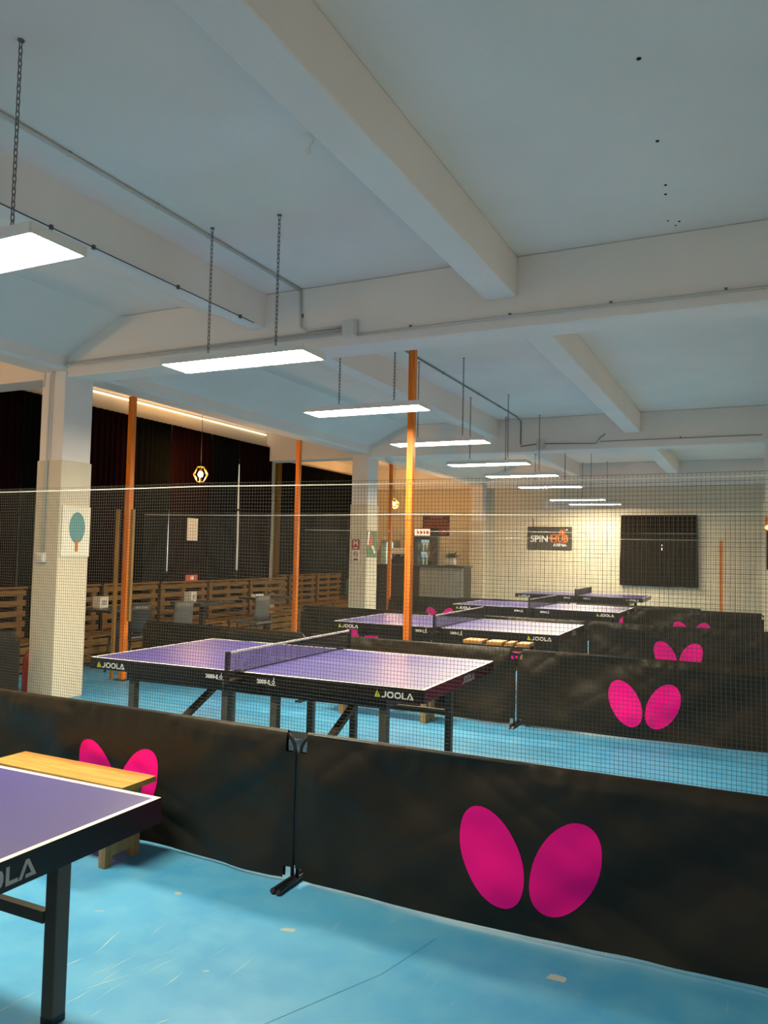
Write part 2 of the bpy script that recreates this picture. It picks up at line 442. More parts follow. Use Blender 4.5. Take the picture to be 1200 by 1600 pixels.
# ================================================================== TABLES
def make_table(label, A, a):
    hl, hw = 1.37, .7625
    c = Vector((A[0], A[1], 0)) + Matrix.Rotation(a, 3, 'Z') @ Vector((hl, hw, 0))
    t = thing('table_tennis_table', label, 'ping pong table', c, a, 'table tennis tables')
    top = MB()
    xs = [-hl, -hl+.02, -.002, .002, hl-.02, hl]; ys = [-hw, -hw+.02, -.0015, .0015, hw-.02, hw]
    for i in range(5):
        for j in range(5):
            if i == 2: continue
            m = 1 if (i in (0, 4) or j in (0, 2, 4)) else 0
            top.add([(xs[i], ys[j], .76), (xs[i+1], ys[j], .76), (xs[i+1], ys[j+1], .76), (xs[i], ys[j+1], .76)], [(0, 1, 2, 3)], m)
    for x0, x1 in ((-hl, -.002), (.002, hl)):
        top.add([(x0, -hw, .738), (x1, -hw, .738), (x1, hw, .738), (x0, hw, .738), (x0, -hw, .76), (x1, -hw, .76), (x1, hw, .76), (x0, hw, .76)],
                [(3, 2, 1, 0), (0, 1, 5, 4), (1, 2, 6, 5), (2, 3, 7, 6), (3, 0, 4, 7)], 2)
    top.build('tabletop', [M['table_blue'], M['white_line'], M['apron']], t)
    ap = MB(); e = .001
    for s in (-1, 1):
        ap.bx((-hl-e, s*hw-.02*(s > 0)-e*(s < 0), .675), (hl+e, s*hw+.02*(s < 0)+e*(s > 0), .752))
        ap.bx((s*hl-.02*(s > 0)-e*(s < 0), -hw+.02, .675), (s*hl+.02*(s < 0)+e*(s > 0), hw-.02, .752))
    ap.build('apron', M['apron'], t)
    fr = MB()
    for s in (-1, 1):
        fr.bx((-1.08, s*.66-.025, .60), (1.08, s*.66+.025, .69))
        fr.bx((s*1.05-.025, -.64, .60), (s*1.05+.025, .64, .65))
    fr.bx((-.12, -.70, .61), (.12, .70, .69))
    fr.build('under_frame', M['black_metal'], t)
    for x in (-1.045, -.205, .205, 1.045):
        for y_ in (-.62, .62):
            if abs(x) > 1: y2 = y_*1.03
            else: y2 = y_
            l = MB().bx((x-.027, y2-.030, .022), (x+.027, y2+.030, .68))
            lg = l.build('leg', M['leg_metal'], t, bevel=.005)
            MB().bx((x-.026, y2-.029, 0), (x+.026, y2+.029, .024)).build('foot_pad', M['black_metal'], lg)
    for s in (-1, 1):
        for y_ in (-.625, .625):
            MB().bar((s*.24, y_, .345), (s*1.01, y_, .345), .03, .04).build('stretcher', M['leg_metal'], t)
        br = MB().bar((s*.62, -.60, .33), (s*.62, .02, .62), .05, .035).build('brace', M['leg_metal'], t)
        wh = MB()
        pts = [(s*.62+.0, -.60+.05*math.cos(2*PI*k/14), .29+.05*math.sin(2*PI*k/14)) for k in range(14)]
        wh.tube(pts, .018, 6, closed=True)
        wh.build('wheel', M['black_metal'], br)
    # net set
    nt = MB(); nh = .1525; y0, y1 = -hw-.15, hw+.15
    k = int((y1-y0)/.0125)
    for i in range(k+1):
        yy = y0+(y1-y0)*i/k; nt.bx((-.0009, yy-.0010, .765), (.0009, yy+.0010, .76+nh-.012))
    for i in range(12):
        zz = .768+i*.0118; nt.bx((-.0009, y0, zz-.0010), (.0009, y1, zz+.0010))
    nt.bx((-.002, y0, .762), (.002, y1, .767))
    net = nt.build('net', M['net_black'], t)
    MB().bx((-.004, y0, .76+nh-.014), (.004, y1, .76+nh)).build('top_tape', M['tape_white'], net)
    for s in (-1, 1):
        p = MB()
        p.bx((-.012, s*(hw+.15)-.014, .70), (.012, s*(hw+.15)+.014, .762+nh))
        p.bx((-.03, min(s*(hw-.02), s*(hw+.16)), .70), (.03, max(s*(hw-.02), s*(hw+.16)), .722))
        p.bx((-.03, min(s*(hw-.03), s*(hw+.03)), .7605), (.03, max(s*(hw-.03), s*(hw+.03)), .772))
        p.tube([(-.02, s*(hw+.16), .715), (-.02, s*(hw+.17), .67), (-.02, s*(hw+.16), .64)], .006, 6)
        p.build('net_post', M['black_metal'], net)
    # lettering
    for s in (-1, 1):
        y_ = s*(hw+.0012); right = (-s, 0, 0)
        def org(x, z): return face_X((x, y_, z), right)
        sg = -s   # reading direction along x
        for x in (-1.30, 1.03):
            lt = MB(); xx = x if s < 0 else -x
            brand_mb(lt, org(xx, .690), .040, 0, 1, .0012)
            lt.build('brand_lettering', [M['white_print'], M['yellow_print']], t)
        for x in (-.29, .14):
            ml = MB(); xx = x if s < 0 else -x
            text_mb(ml, '2000-S', org(xx, .697), .038, 0, .0012, .0014)
            o = org(xx+sg*.118, .695)
            ml.ring([(.014+.012*math.cos(2*PI*k/12), .016+.012*math.sin(2*PI*k/12)) for k in range(12)], [(.014+.007*math.cos(2*PI*k/12), .016+.007*math.sin(2*PI*k/12)) for k in range(12)], .0012, 0, o)
            ml.prism([(.012, .026), (.016, .026), (.022, .046), (.016, .046)], .0012, 0, o)
            ml.prism([(-.02, -.004), (.034, -.004), (.034, 0), (-.02, 0)], .0012, 0, o)
            ml.build('model_lettering', M['white_print'], t)
        el = MB(); X = face_X((s*(hl+.0012), -s*.02, .690), (0, s, 0))
        brand_mb(el, X, .050, 0, None, .0012)
        el.build('end_lettering', M['grey_print'], t)
    return t
C1 = Vector((-1.831, 2.087, 0)); a1 = .012
A1 = C1 - Matrix.Rotation(a1, 3, 'Z') @ Vector((2.74, 1.525, 0))
make_table('nearest blue table tennis table, cut off by the left edge of the photo', A1, a1)
t2 = make_table('blue table tennis table just behind the nearest black barrier, seen through the near net', (-4.607, 4.404), .0284)
def table_copy(label, A, a):
    c = Vector((A[0], A[1], 0)) + Matrix.Rotation(a, 3, 'Z') @ Vector((1.37, .7625, 0))
    return copy_thing(t2, label, c, a)
table_copy('third blue table tennis table away, with a wooden bench behind its legs', (-4.678, 8.297), .019)
table_copy('fourth blue table tennis table away, low in front of the name banner', (-4.678, 12.372), -.0084)
table_copy('farthest blue table tennis table, against the cream back wall', (-4.93, 17.0), .012)

# ================================================================== BARRIERS
def sheet_disp(x, z, seed):
    v = noise.noise(Vector((x*1.1+z*1.5+seed, x*.5-z*1.2, seed*.7)))*.032
    v += noise.noise(Vector((x*1.5+z*3.4, (z-x*.44)*.5, seed+5)))*.022
    v += -abs(noise.noise(Vector((x*3.0+z*5.6, (z-x*.5)*.8, seed+21))))*.020
    v += -abs(noise.noise(Vector((x*3.4-z*5.0, (z+x*.7)*.9, seed+27))))*.013
    v += noise.noise(Vector((x*2.0-z*3.4, (z+x*.6)*.6, seed+11)))*.024
    v += noise.noise(Vector((x*5.5+seed, z*5.0, seed+2)))*.006
    top = max(0, (z-.52)/.2)
    v += noise.noise(Vector((x*9+seed, z*2.2, 3)))*.007*(.2+top*.6)
    v += noise.noise(Vector((x*17+seed, z*5, 8)))*.013*max(0, (z-.585)/.13)
    edge = min(1, (1.165-abs(x))/.12)*min(1, (.735-z)/.08)
    return v*max(0, edge)
def make_barrier(label, loc, rz, seed, L=2.31, group='black court barriers', logo=True):
    H = .722; h = L/2
    t = thing('court_barrier', label, 'barrier', loc, rz, group)
    fr = MB(); r = .09; px = h-.012
    pts = [(-px, 0, .012), (-px, 0, H-r-.012)]
    pts += [(-px+r-r*math.cos(k*PI/12), 0, H-r-.012+r*math.sin(k*PI/12)) for k in range(1, 7)]
    pts += [(px-r+r*math.sin(k*PI/12), 0, H-r-.012+r*math.cos(k*PI/12)) for k in range(0, 7)]
    pts += [(px, 0, .012)]
    fr.tube(pts, .0095, 8)
    f = fr.build('frame', M['black_metal'], t)
    for s in (-1, 1):
        MB().tube([(s*px, -.17, .016), (s*px, -.165, .013), (s*px, .165, .013), (s*px, .17, .016)], .0125, 8).build('foot', M['black_metal'], t)
    nx, nz = 190, 56; hs = h-.004
    g = MB(); vs = []
    def P(i, j, side):
        x = -hs+2*hs*i/nx; z = .020+(H-.020)*j/nz
        if j == 0: z += .010*noise.noise(Vector((x*2.3+seed, 4, seed)))
        yb = side*.0125*min(1, (H-z)/.02*.6+.4)
        yd = sheet_disp(x, z, seed)
        return (x, yb+yd, z)
    idx = {}
    for side in (-1, 1):
        for j in range(nz+1):
            for i in range(nx+1):
                idx[(side, i, j)] = len(vs); vs.append(P(i, j, side))
    def cut(i, j):
        x = -hs+2*hs*(i+.5)/nx; z = .014+(H-.014)*(j+.5)/nz
        return abs(x) > hs-.052 and (z > H-.10 or z < .07)
    fs = []
    for j in range(nz):
        for i in range(nx):
            if cut(i, j): continue
            for side in (-1, 1):
                q = (idx[(side, i, j)], idx[(side, i+1, j)], idx[(side, i+1, j+1)], idx[(side, i, j+1)])
                fs.append(q if side < 0 else q[::-1])
    for i in range(nx):
        if not cut(i, nz-1): fs.append((idx[(-1, i, nz)], idx[(-1, i+1, nz)], idx[(1, i+1, nz)], idx[(1, i, nz)]))
    g.add(vs, fs, 0, True)
    sh = g.build('sheet', M['vinyl'], t)
    if logo:
        for s, cx in ((-1, -.158), (1, .158)):
            w = MB(); n = 40; rings = 8; vv = []
            th = s*R(26)
            for q in range(rings+1):
                for k in range(n):
                    a_ = 2*PI*k/n; rr = q/rings
                    u = .127*rr*math.cos(a_); v = .212*rr*math.sin(a_)
                    x = cx + u*math.cos(th)+v*math.sin(th); z = .318 - u*math.sin(th)+v*math.cos(th)
                    vv.append((x, -.0125+sheet_disp(x, z, seed)-.0025, z))
            ff = [(q*n+k, q*n+(k+1) % n, (q+1)*n+(k+1) % n, (q+1)*n+k) for q in range(rings) for k in range(n)]
            w.add(vv, [f_[::-1] for f_ in ff], 0, True)
            o = w.build('wing_mark', M['pink'], t)
            o['label'] = 'pink oval wing of the printed mark'
    return t
bA = make_barrier('nearest black barrier panel on the right, with a big pink wing mark', (-.879, 3.305, 0), .012, 2.3)
bB = make_barrier('nearest black barrier panel on the left, its pink mark half behind the wooden bench', (-3.197, 3.30, 0), -.004, 7.9)
rows = [
 (bA, 'black barrier with pink wing mark in the second row, right of the posts gap', (-.914, 7.24, 0), .006),
 (bB, 'black barrier in the second row directly behind the second table and orange post', (-3.232, 7.225, 0), -.004),
 (bA, 'black barrier at the left end of the second row behind the second table net', (-5.56, 7.23, 0), 0),
 (bB, 'black barrier with pink wing mark in the third row, right side', (-.958, 10.915, 0), -.003),
 (bA, 'black barrier in the third row directly behind the third table', (-3.275, 10.87, 0), .008),
 (bB, 'black barrier in the third row left end, its pink mark seen under the third table', (-5.60, 10.88, 0), 0),
 (bA, 'black barrier in the fourth row at far right, top of its pink mark showing', (-1.06, 14.55, 0), .004),
 (bB, 'black barrier in the fourth row behind the fourth table right half', (-2.05, 15.06, 0), 0),
 (bA, 'black barrier in the fourth row, middle, pink mark under the fourth table', (-4.44, 15.0, 0), .004),
 (bB, 'black barrier in the fourth row left end in front of the bar counter', (-5.83, 14.72, 0), 0),
]
for src, lab, loc, rz in rows: copy_thing(src, lab, loc, rz)
copy_thing(bB, 'black barrier panel standing left of the near pillar', (-7.72, 4.86, 0), R(38))

# ================================================================== SAFETY NETS
def make_net(label, x0, x1, ya, yb, zt, cell, seed, rad=.00095):
    t = thing('safety_net', label, 'net', ((x0+x1)/2, (ya+yb)/2, 0), 0, 'hanging divider nets')
    cx, cy = (x0+x1)/2, (ya+yb)/2
    def Pn(x, z):
        u = (x-x0)/(x1-x0); y = ya+(yb-ya)*u
        w = noise.noise(Vector((x*.8+seed, z*.7, seed)))*.035*(1.1-z/zt) + noise.noise(Vector((x*2.3, z*1.7, seed+3)))*.008
        dx = noise.noise(Vector((x*1.1, z*1.3, seed+9)))*.010
        dz = noise.noise(Vector((x*.9, z*.9, seed+14)))*.010*(0 if z > zt-.1 else 1) - .010*math.sin(PI*((x-x0) % 3.6)/3.6)
        return (x+dx-cx, y+w-cy, z+dz)
    mb = MB()
    def strand(pts, axis):
        vs = []
        for p in pts:
            for k in range(3):
                a_ = 2*PI*k/3+.5
                o = rad*math.cos(a_), rad*math.sin(a_)
                vs.append((p[0]+o[0], p[1]+o[1], p[2]) if axis == 2 else (p[0], p[1]+o[0], p[2]+o[1]))
        fs = []
        for i in range(len(pts)-1):
            for k in range(3): fs.append((i*3+k, i*3+(k+1) % 3, i*3+3+(k+1) % 3, i*3+3+k))
        mb.add(vs, fs, 0, True)
    zb = .05; nzs = 14
    nxs = max(4, int((x1-x0)/.22))
    for i in range(int((x1-x0)/cell)+1):
        x = x0+i*cell; strand([Pn(x, zb+(zt+.02-zb)*k/nzs) for k in range(nzs+1)], 2)
    for j in range(int((zt+.02-zb)/cell)+1):
        z = zt+.02-j*cell; strand([Pn(x0+(x1-x0)*k/nxs, z) for k in range(nxs+1)], 0)
    mb.build('mesh', M['net_string'], t)
    c = MB(); c.tube([Vector(Pn(x0+(x1-x0)*k/60, zt))+Vector((0, -.002, 0)) for k in range(61)], .0028, 5)
    c.build('top_cord', M['cord_white'], t)
    return t
make_net('nearest fine mesh safety net with white top cord, hung right behind the near barrier', -6.45, .34, 3.52, 3.50, 1.962, .0185, 1.3)
make_net('second mesh safety net tied to the bright orange middle post, behind the second table', -6.86, .06, 7.33, 7.34, 2.01, .02, 4.1)
make_net('third mesh safety net hung behind the third table row of barriers', -6.80, .06, 11.02, 11.02, 1.955, .022, 8.7)
make_net('farthest mesh safety net, in front of the bar and dark curtain', -6.95, .05, 15.2, 15.2, 1.965, .022, 12.2)

# orange posts
def post(label, x, y, zt, w=.07):
    t = thing('wooden_post', label, 'post', (x, y, 0), 0, 'orange net posts')
    MB().bx((-w/2, -w/2, .01), (w/2, w/2, zt)).build('shaft', M['orange_wood'], t, bevel=.004)
    MB().bx((-.07, -.07, 0), (.07, .07, .012)).build('base_plate', M['black_metal'], t)
    return t
post('bright orange wooden post in the middle of the hall, behind the second table', -3.30, 7.42, CEIL)
post('tall orange wooden post behind the near pillar with two thin battens beside it', -6.92, 7.12, 3.45)
post('slim orange post standing before the ochre curtain, behind second table', -6.92, 10.95, 3.45)
post('farthest orange post just right of the second pillar, beside the small lamp', -7.08, 14.9, CEIL)
for dx, z0, z1, lab in ((-.105, .0, 2.06, 'long thin wooden batten left of the tall orange post'), (.135, .72, 2.06, 'shorter wooden batten tied to the right side of the tall orange post')):
    b = MB().bx((-.018, -.018, 0), (.018, .018, z1-z0)).build('wooden_batten', M['batten'], loc=(-6.92+dx, 7.055, z0)); tag(b, lab, 'batten')
b = MB().bx((-.035, -.02, 0), (.035, .02, 2.06)).build('wooden_plank', M['orange_wood'], loc=(-.78, 19.42, 0)); tag(b, 'orange wooden plank upright by the back wall, right of the dark curtain', 'plank')

# ================================================================== PANEL LIGHTS
def make_light(label, x, y, rz):
    Z = 2.93
    t = thing('panel_light', label, 'ceiling light', (x, y, Z), rz, 'hanging panel lights')
    h = MB(); w, d = .6, .15
    h.bx((-w, -d, .004), (w, d, .045))
    for s in (-1, 1):
        h.bx((-w, s*d-.006, 0), (w, s*d+.006, .045)); h.bx((s*w-.006, -d, 0), (s*w+.006, d, .045))
    h.build('housing', M['frame_white'], t)
    MB().add([(-w+.012, -d+.012, .002), (-w+.012, d-.012, .002), (w-.012, d-.012, .002), (w-.012, -d+.012, .002)], [(0, 1, 2, 3)]).build('diffuser', M['diffuser'], t)
    for s in (-1, 1):
        c = MB(); zb, zt = .10, CEIL-Z-.006; n = 30; st = (zt-zb)/n
        for i in range(n):
            zc = zb+(i+.5)*st; hl, hwid = st*.66, .0085
            pts = []
            for k in range(10):
                a_ = 2*PI*k/10; u = hwid*math.cos(a_); v = (hl-hwid)*(1 if math.sin(a_) > .01 else (-1 if math.sin(a_) < -.01 else 0))+hwid*math.sin(a_)
                pts.append((s*.29+u, 0, zc+v) if i % 2 else (s*.29, u, zc+v))
            c.tube(pts, .0026, 5, closed=True)
        ch = c.build('chain', M['chain'], t)
        MB().tube([(s*.29-.06, 0, .045), (s*.29, 0, zb), (s*.29+.06, 0, .045)], .0018, 5).build('hanger_wire', M['chain'], ch)
        MB().lathe([(.016, 0), (.016, .006)], 10, c=(s*.29, 0, zt)).build('ceiling_hook', M['chain'], ch)
    return t
L1 = make_light('nearest hanging LED panel light, cut by the left edge of the photo', -3.37, 2.37, 0)
lights = [(-3.30, 4.42, .01, 'second nearest hanging LED panel light, biggest whole one, before the first cross beam'),
 (-3.33, 6.42, .01, 'third hanging LED panel light, crossing the bright orange post'),
 (-3.46, 8.62, .01, 'fourth hanging LED panel light, right after the first cross beam'),
 (-3.58, 10.86, .01, 'fifth hanging LED panel light, above the maroon menu board'),
 (-3.57, 12.62, 0, 'sixth hanging LED panel light, by the second cross beam'),
 (-3.62, 14.75, 0, 'seventh hanging LED panel light, upper left of the name banner'),
 (-3.62, 17.3, 0, 'eighth hanging LED panel light, upper of the two farthest'),
 (-3.52, 18.75, 0, 'farthest hanging LED panel light, lowest in the photo row')]
for x, y, rz, lab in lights: copy_thing(L1, lab, (x, y, 2.93 if y < 15 else 2.86), rz)

# ================================================================== CONDUITS AND BOXES
def conduit(label, pts, r, m='conduit', clips=None, cat='conduit', name='conduit_pipe'):
    o = MB().tube(pts, r, 8).build(name, M[m])
    tag(o, label, cat)
    if clips:
        for p in clips: MB().box(p, (.02, .02, .03)).build('clip', M['chain'], o)
    return o
yb = 5.775
conduit('thin pale conduit along the near cross beam, running right from the junction box', [(-3.08, yb, 3.47), (-1.6, yb, 3.475), (.78, yb, 3.47)], .011, clips=[(x, 5.782, 3.485) for x in (-2.6, -1.75, -.98, -.2)])
conduit('upper pale conduit along the near cross beam, left of the junction box', [(-3.23, yb, 3.53), (-6.75, yb, 3.53), (-6.86, yb-.005, 3.51), (-6.87, yb-.005, 3.30), (-6.93, 5.80, 3.28)], .010)
conduit('lower pale conduit from the junction box to the pillar and down to its socket box', [(-3.23, yb, 3.495), (-6.66, yb-.02, 3.495), (-6.72, yb-.032, 3.47), (-6.745, yb-.034, 3.40), (-6.757, yb-.034, 1.52)], .011)
conduit('short pale conduit up the near beam face to the ceiling run', [(-3.23, yb, 3.555), (-3.60, yb, 3.556), (-3.67, yb, 3.60), (-3.68, yb, 3.92)], .012, clips=[(-3.66, 5.782, 3.7)])
conduit('pale double conduit along the ceiling of the first bay, left of the long beam', [(-3.695, YF+.05, CEIL-.016), (-3.685, 5.77, CEIL-.016)], .014, clips=[(-3.69, y, CEIL-.012) for y in (2.2, 3.2, 3.95, 4.5, 5.4)])
conduit('black cable along the lower edge of the left ceiling beam', [(-4.045, YF+.05, 3.63), (-4.045, 4.4, 3.625), (-4.05, 5.6, 3.63)], .004, 'cable', [(-4.052, y, 3.63) for y in (3.4, 3.75, 4.6, 5.4)], 'cable', 'black_cable')
conduit('dark conduit along the ceiling of the second bay, by the bright orange post', [(-3.66, 6.12, CEIL-.014), (-3.66, 12.6, CEIL-.014), (-3.66, 12.83, CEIL-.05), (-3.66, 12.835, 3.5)], .011, 'conduit_grey', [(-3.66, y, CEIL-.012) for y in (6.9, 8.2, 9.2, 10.6, 11.6)])
conduit('dark cable along the second cross beam, right of its junction box', [(-3.24, 12.83, 3.5), (-2.4, 12.83, 3.47), (-2.33, 12.83, 3.56), (-2.25, 12.83, 3.62)], .009, 'conduit_grey', None, 'cable', 'black_cable')
conduit('short dark cable on the second cross beam, left of its junction box', [(-3.66, 12.835, 3.47), (-3.385, 12.835, 3.50)], .009, 'conduit_grey', None, 'cable', 'black_cable')
conduit('thin dark conduit across the right part of the second cross beam', [(-2.33, 12.835, 3.50), (.05, 12.835, 3.50)], .006, 'conduit_grey', [(-1.1, 12.84, 3.51)])
def jbox(label, x, y, z, w, h, d):
    o = MB().box((0, 0, 0), (w, d, h)).build('junction_box', M['box_pvc'], bevel=.005, loc=(x, y, z)); tag(o, label, 'junction box')
    MB().box((0, -d/2-.004, .0), (w*.94, .008, h*.94)).build('lid', M['box_pvc'], o, bevel=.002)
    return o
jbox('pale square junction box on the near cross beam above the second panel light', -3.155, 5.755, 3.525, .12, .14, .07)
jbox('grey junction box on the second cross beam, far away', -3.31, 12.81, 3.49, .12, .17, .07)
sb = MB().box((0, 0, 0), (.10, .045, .10)).build('socket_box', M['paper'], bevel=.006, loc=(-6.757, 5.735, 1.475)); tag(sb, 'small white socket box low on the near pillar front', 'socket')
MB().box((0, -.026, -.005), (.07, .008, .06)).build('cover', M['box_pvc'], sb, bevel=.002)
hk = MB(); hk.box((0, 0, -.006), (.10, .03, .012)); hk.tube([(0, 0, -.01), (.012, 0, -.04), (-.012, 0, -.07), (-.02, 0, -.10)], .008, 6); hk.sphere((-.022, 0, -.105), .016)
hk.tube([(.03, 0, -.01), (.05, .01, -.03)], .004, 5)
o = hk.build('ceiling_bracket', M['paper'], loc=(-2.25, 3.60, CEIL)); tag(o, 'small white bracket stub hanging from bare ceiling left of the long beam', 'bracket')

# ================================================================== BENCHES
def make_bench(label, x, y, L, W, H):
    t = thing('wooden_bench', label, 'bench', (x, y, 0), 0, 'low wooden benches')
    top = MB(); n = 3; g = .002; w = W/n
    for i in range(n): top.bx((-L/2, -W/2+i*w+g/2, H-.03), (L/2, -W/2+(i+1)*w-g/2, H))
    top.build('seat', M['pale_wood'], t, bevel=.002)
    for s in (-1, 1):
        xx = s*(L/2-.12)
        for q in (-1, 1):
            MB().bx((xx-.022, q*(W/2-.025)-.025, 0), (xx+.022, q*(W/2-.025)+.025, H-.03)).build('leg', M['pale_wood_v'], t, bevel=.002)
        MB().bx((xx-.02, -W/2+.05, .05), (xx+.02, W/2-.05, .11)).build('rail', M['pale_wood_v'], t, bevel=.002)
        MB().bx((xx-.02, -W/2+.05, H-.09), (xx+.02, W/2-.05, H-.031)).build('rail', M['pale_wood_v'], t, bevel=.002)
    return t
bn = make_bench('low wooden bench between the nearest table and the near barrier', -3.33, 3.075, .98, .24, .415)
b2 = copy_thing(bn, 'wooden bench of which only a leg shows under the second table right end', (-3.31, 6.965, 0)); b2.scale = (1.2, 1, 1)
t = thing('wooden_stand', 'high narrow wooden stand with four bright boards, between second barriers and third table', 'stand', (-2.38, 7.62, 0))
for a, b in ((-.34, -.14), (-.09, .07), (.105, .18), (.22, .345)):
    MB().bx((a, -.10, .705), (b, .10, .74)).build('board', M['pale_wood'], t, bevel=.003)
for q in (-.08, .08): MB().bx((-.34, q-.02, .66), (.345, q+.02, .705)).build('rail', M['fridge_black'], t)
for a in (-.27, .27):
    for q in (-.08, .08): MB().bx((a-.02, q-.02, 0), (a+.02, q+.02, .66)).build('leg', M['pale_wood_v'], t)

# ================================================================== PILLAR POSTERS AND SIGNS
pb = MB().box((0, 0, 0), (.012, .375, .535)).build('poster_board', M['board'], loc=(-6.541, 5.975, 1.758)); tag(pb, 'white board on the near pillar with a teal and orange paddle', 'poster')
X = face_X((.0065, .01, .04), (0, 1, 0))
p = MB(); p.prism([(.105*math.cos(2*PI*k/32), .165*math.sin(2*PI*k/32)) for k in range(32)], .002, 0, X); p.build('paddle_blade', M['teal'], pb)
p = MB(); p.prism([(-.018, -.255), (.018, -.255), (.02, -.13), (-.02, -.13)], .003, 0, X); p.build('paddle_handle', M['handle'], pb)
o = MB().box((0, 0, 0), (.012, .30, .50)).build('poster_board', M['board'], loc=(-6.925, 5.95, 1.77)); tag(o, 'white board seen edge-on at the left side of the near pillar', 'poster')
# second pillar
def sign(name, label, cat, loc, w, h, m, right=(1, 0, 0)):
    t = thing(name, label, cat, loc)
    X = face_X((0, 0, 0), right)
    a = MB(); a.prism([(-w/2, -h/2), (w/2, -h/2), (w/2, h/2), (-w/2, h/2)], .004, 0, X); a.build('panel', M[m], t)
    return t, X
T = Matrix.Translation((0, 0, .0045))
t, X = sign('fire_sign', 'red fire equipment sign, upper of two on the second pillar', 'sign', (-6.77, 12.776, 1.745), .155, .185, 'red_print')
a = MB(); XX = X @ T
a.prism([(-.045, -.02), (-.02, -.02), (-.02, .075), (-.045, .075)], .002, 0, XX); a.prism([(.015, -.02), (.05, -.02), (.05, .01), (.015, .01)], .002, 0, XX)
a.prism([(.02, .01), (.045, .01), (.045, .075), (.02, .075)], .002, 0, XX); a.prism([(-.02, .02), (.02, .02), (.02, .04), (-.02, .04)], .002, 0, XX)
a.prism([(-.05, -.075), (.05, -.075), (.05, -.055), (-.05, -.055)], .002, 0, XX)
a.build('pictogram', M['white_print'], t)
t, X = sign('no_smoking_sign', 'white no-smoking sign, lower of two on the second pillar', 'sign', (-6.765, 12.776, 1.53), .145, .19, 'white_print')
XX = X @ T; a = MB()
circ = lambda r, cx, cy, n=20: [(cx+r*math.cos(2*PI*k/n), cy+r*math.sin(2*PI*k/n)) for k in range(n)]
a.ring(circ(.052, 0, .03), circ(.040, 0, .03), .002, 0, XX); a.prism([(-.038, .062), (-.030, .068), (.038, -.002), (.030, -.008)], .002, 0, XX)
a.prism([(-.05, -.08), (.05, -.08), (.05, -.045), (-.05, -.045)], .002, 0, XX)
a.build('prohibition_ring', M['red_print'], t)
MB().prism([(-.03, .024), (.03, .024), (.03, .036), (-.03, .036)], .0015, 0, XX).build('cigarette', M['dark'], t)
t, X = sign('green_poster', 'green poster with red and white figure on the second pillar side', 'poster', (-6.545, 12.99, 1.76), .40, .50, 'poster_green', (0, 1, 0))
XX = X @ T; a = MB()
a.prism([(-.14, -.02), (-.05, -.06), (.02, .06), (-.05, .20), (-.12, .12)], .002, 0, XX); a.build('red_shape', M['poster_red'], t)
a = MB(); a.prism([(-.02, -.04), (.06, -.02), (.14, -.16), (.10, -.19), (.03, -.10)], .002, 0, XX); a.prism([(-.19, -.02), (-.15, -.02), (-.10, .23), (-.17, .23)], .002, 0, XX); a.build('white_shape', M['white_print'], t)

# ================================================================== BACK WALL
yw = YB-.003
ys = B3[0]-.10
# name banner
t, X = sign('name_banner', 'dark banner with white and orange lettering on the back wall', 'banner', (-4.863, YB-.012, 2.066), 1.155, .60, 'sign_dark')
XX = X @ T
a = MB(); text_mb(a, 'SPIN', face_X((-.50, -.0045, -.095), scale=1), .235, 0, .002, .005); text_mb(a, 'ARENA', face_X((.10, -.0045, -.205), scale=1), .105, 0, .002, .003)
a.build('white_lettering', M['white_print'], t)
a = MB(); a.ring(rrect(.015, -.105, .475, .095, .05), rrect(.028, -.092, .462, .082, .04), .002, 0, XX)
text_mb(a, 'HUB', face_X((.035, -.0045, -.085), scale=1), .225, 0, .002, .006)
a.build('orange_lettering', M['orange_print'], t)
a = MB(); a.ring(circ(.075, .34, .175, 24), circ(.062, .34, .175, 24), .002, 0, XX); a.prism(circ(.05, .325, .16, 20), .002, 0, XX); a.prism([(.24, .11), (.26, .09), (.30, .13), (.28, .15)], .002, 0, XX)
a.build('paddle_mark', M['orange_print'], t); MB().prism(circ(.022, .445, .225, 14), .003, 0, XX).build('ball_mark', M['paper'], t)
conduit('black string holding the name banner up, with a small clip', [(-5.288, YB-.012, 2.366), (-5.288, YB-.012, 2.543), (-5.308, YB-.012, 2.563)], .006, 'cable', [(-5.308, YB-.012, 2.573)], 'string', 'banner_string')
t, X = sign('paper_banner', 'pale paper banner high on the back wall behind the farthest lights', 'banner', (-4.477, YB-.012, 2.947), 1.06, .24, 'paper')
a = MB(); XX = X @ T
for r_ in range(2):
    for k in range(9): a.prism([(-.42+k*.095, .02-r_*.07), (-.37+k*.095, .02-r_*.07), (-.36+k*.095, .055-r_*.07), (-.42+k*.095, .05-r_*.07)], .001, 0, XX)
a.build('faint_lettering', M['conduit'], t)
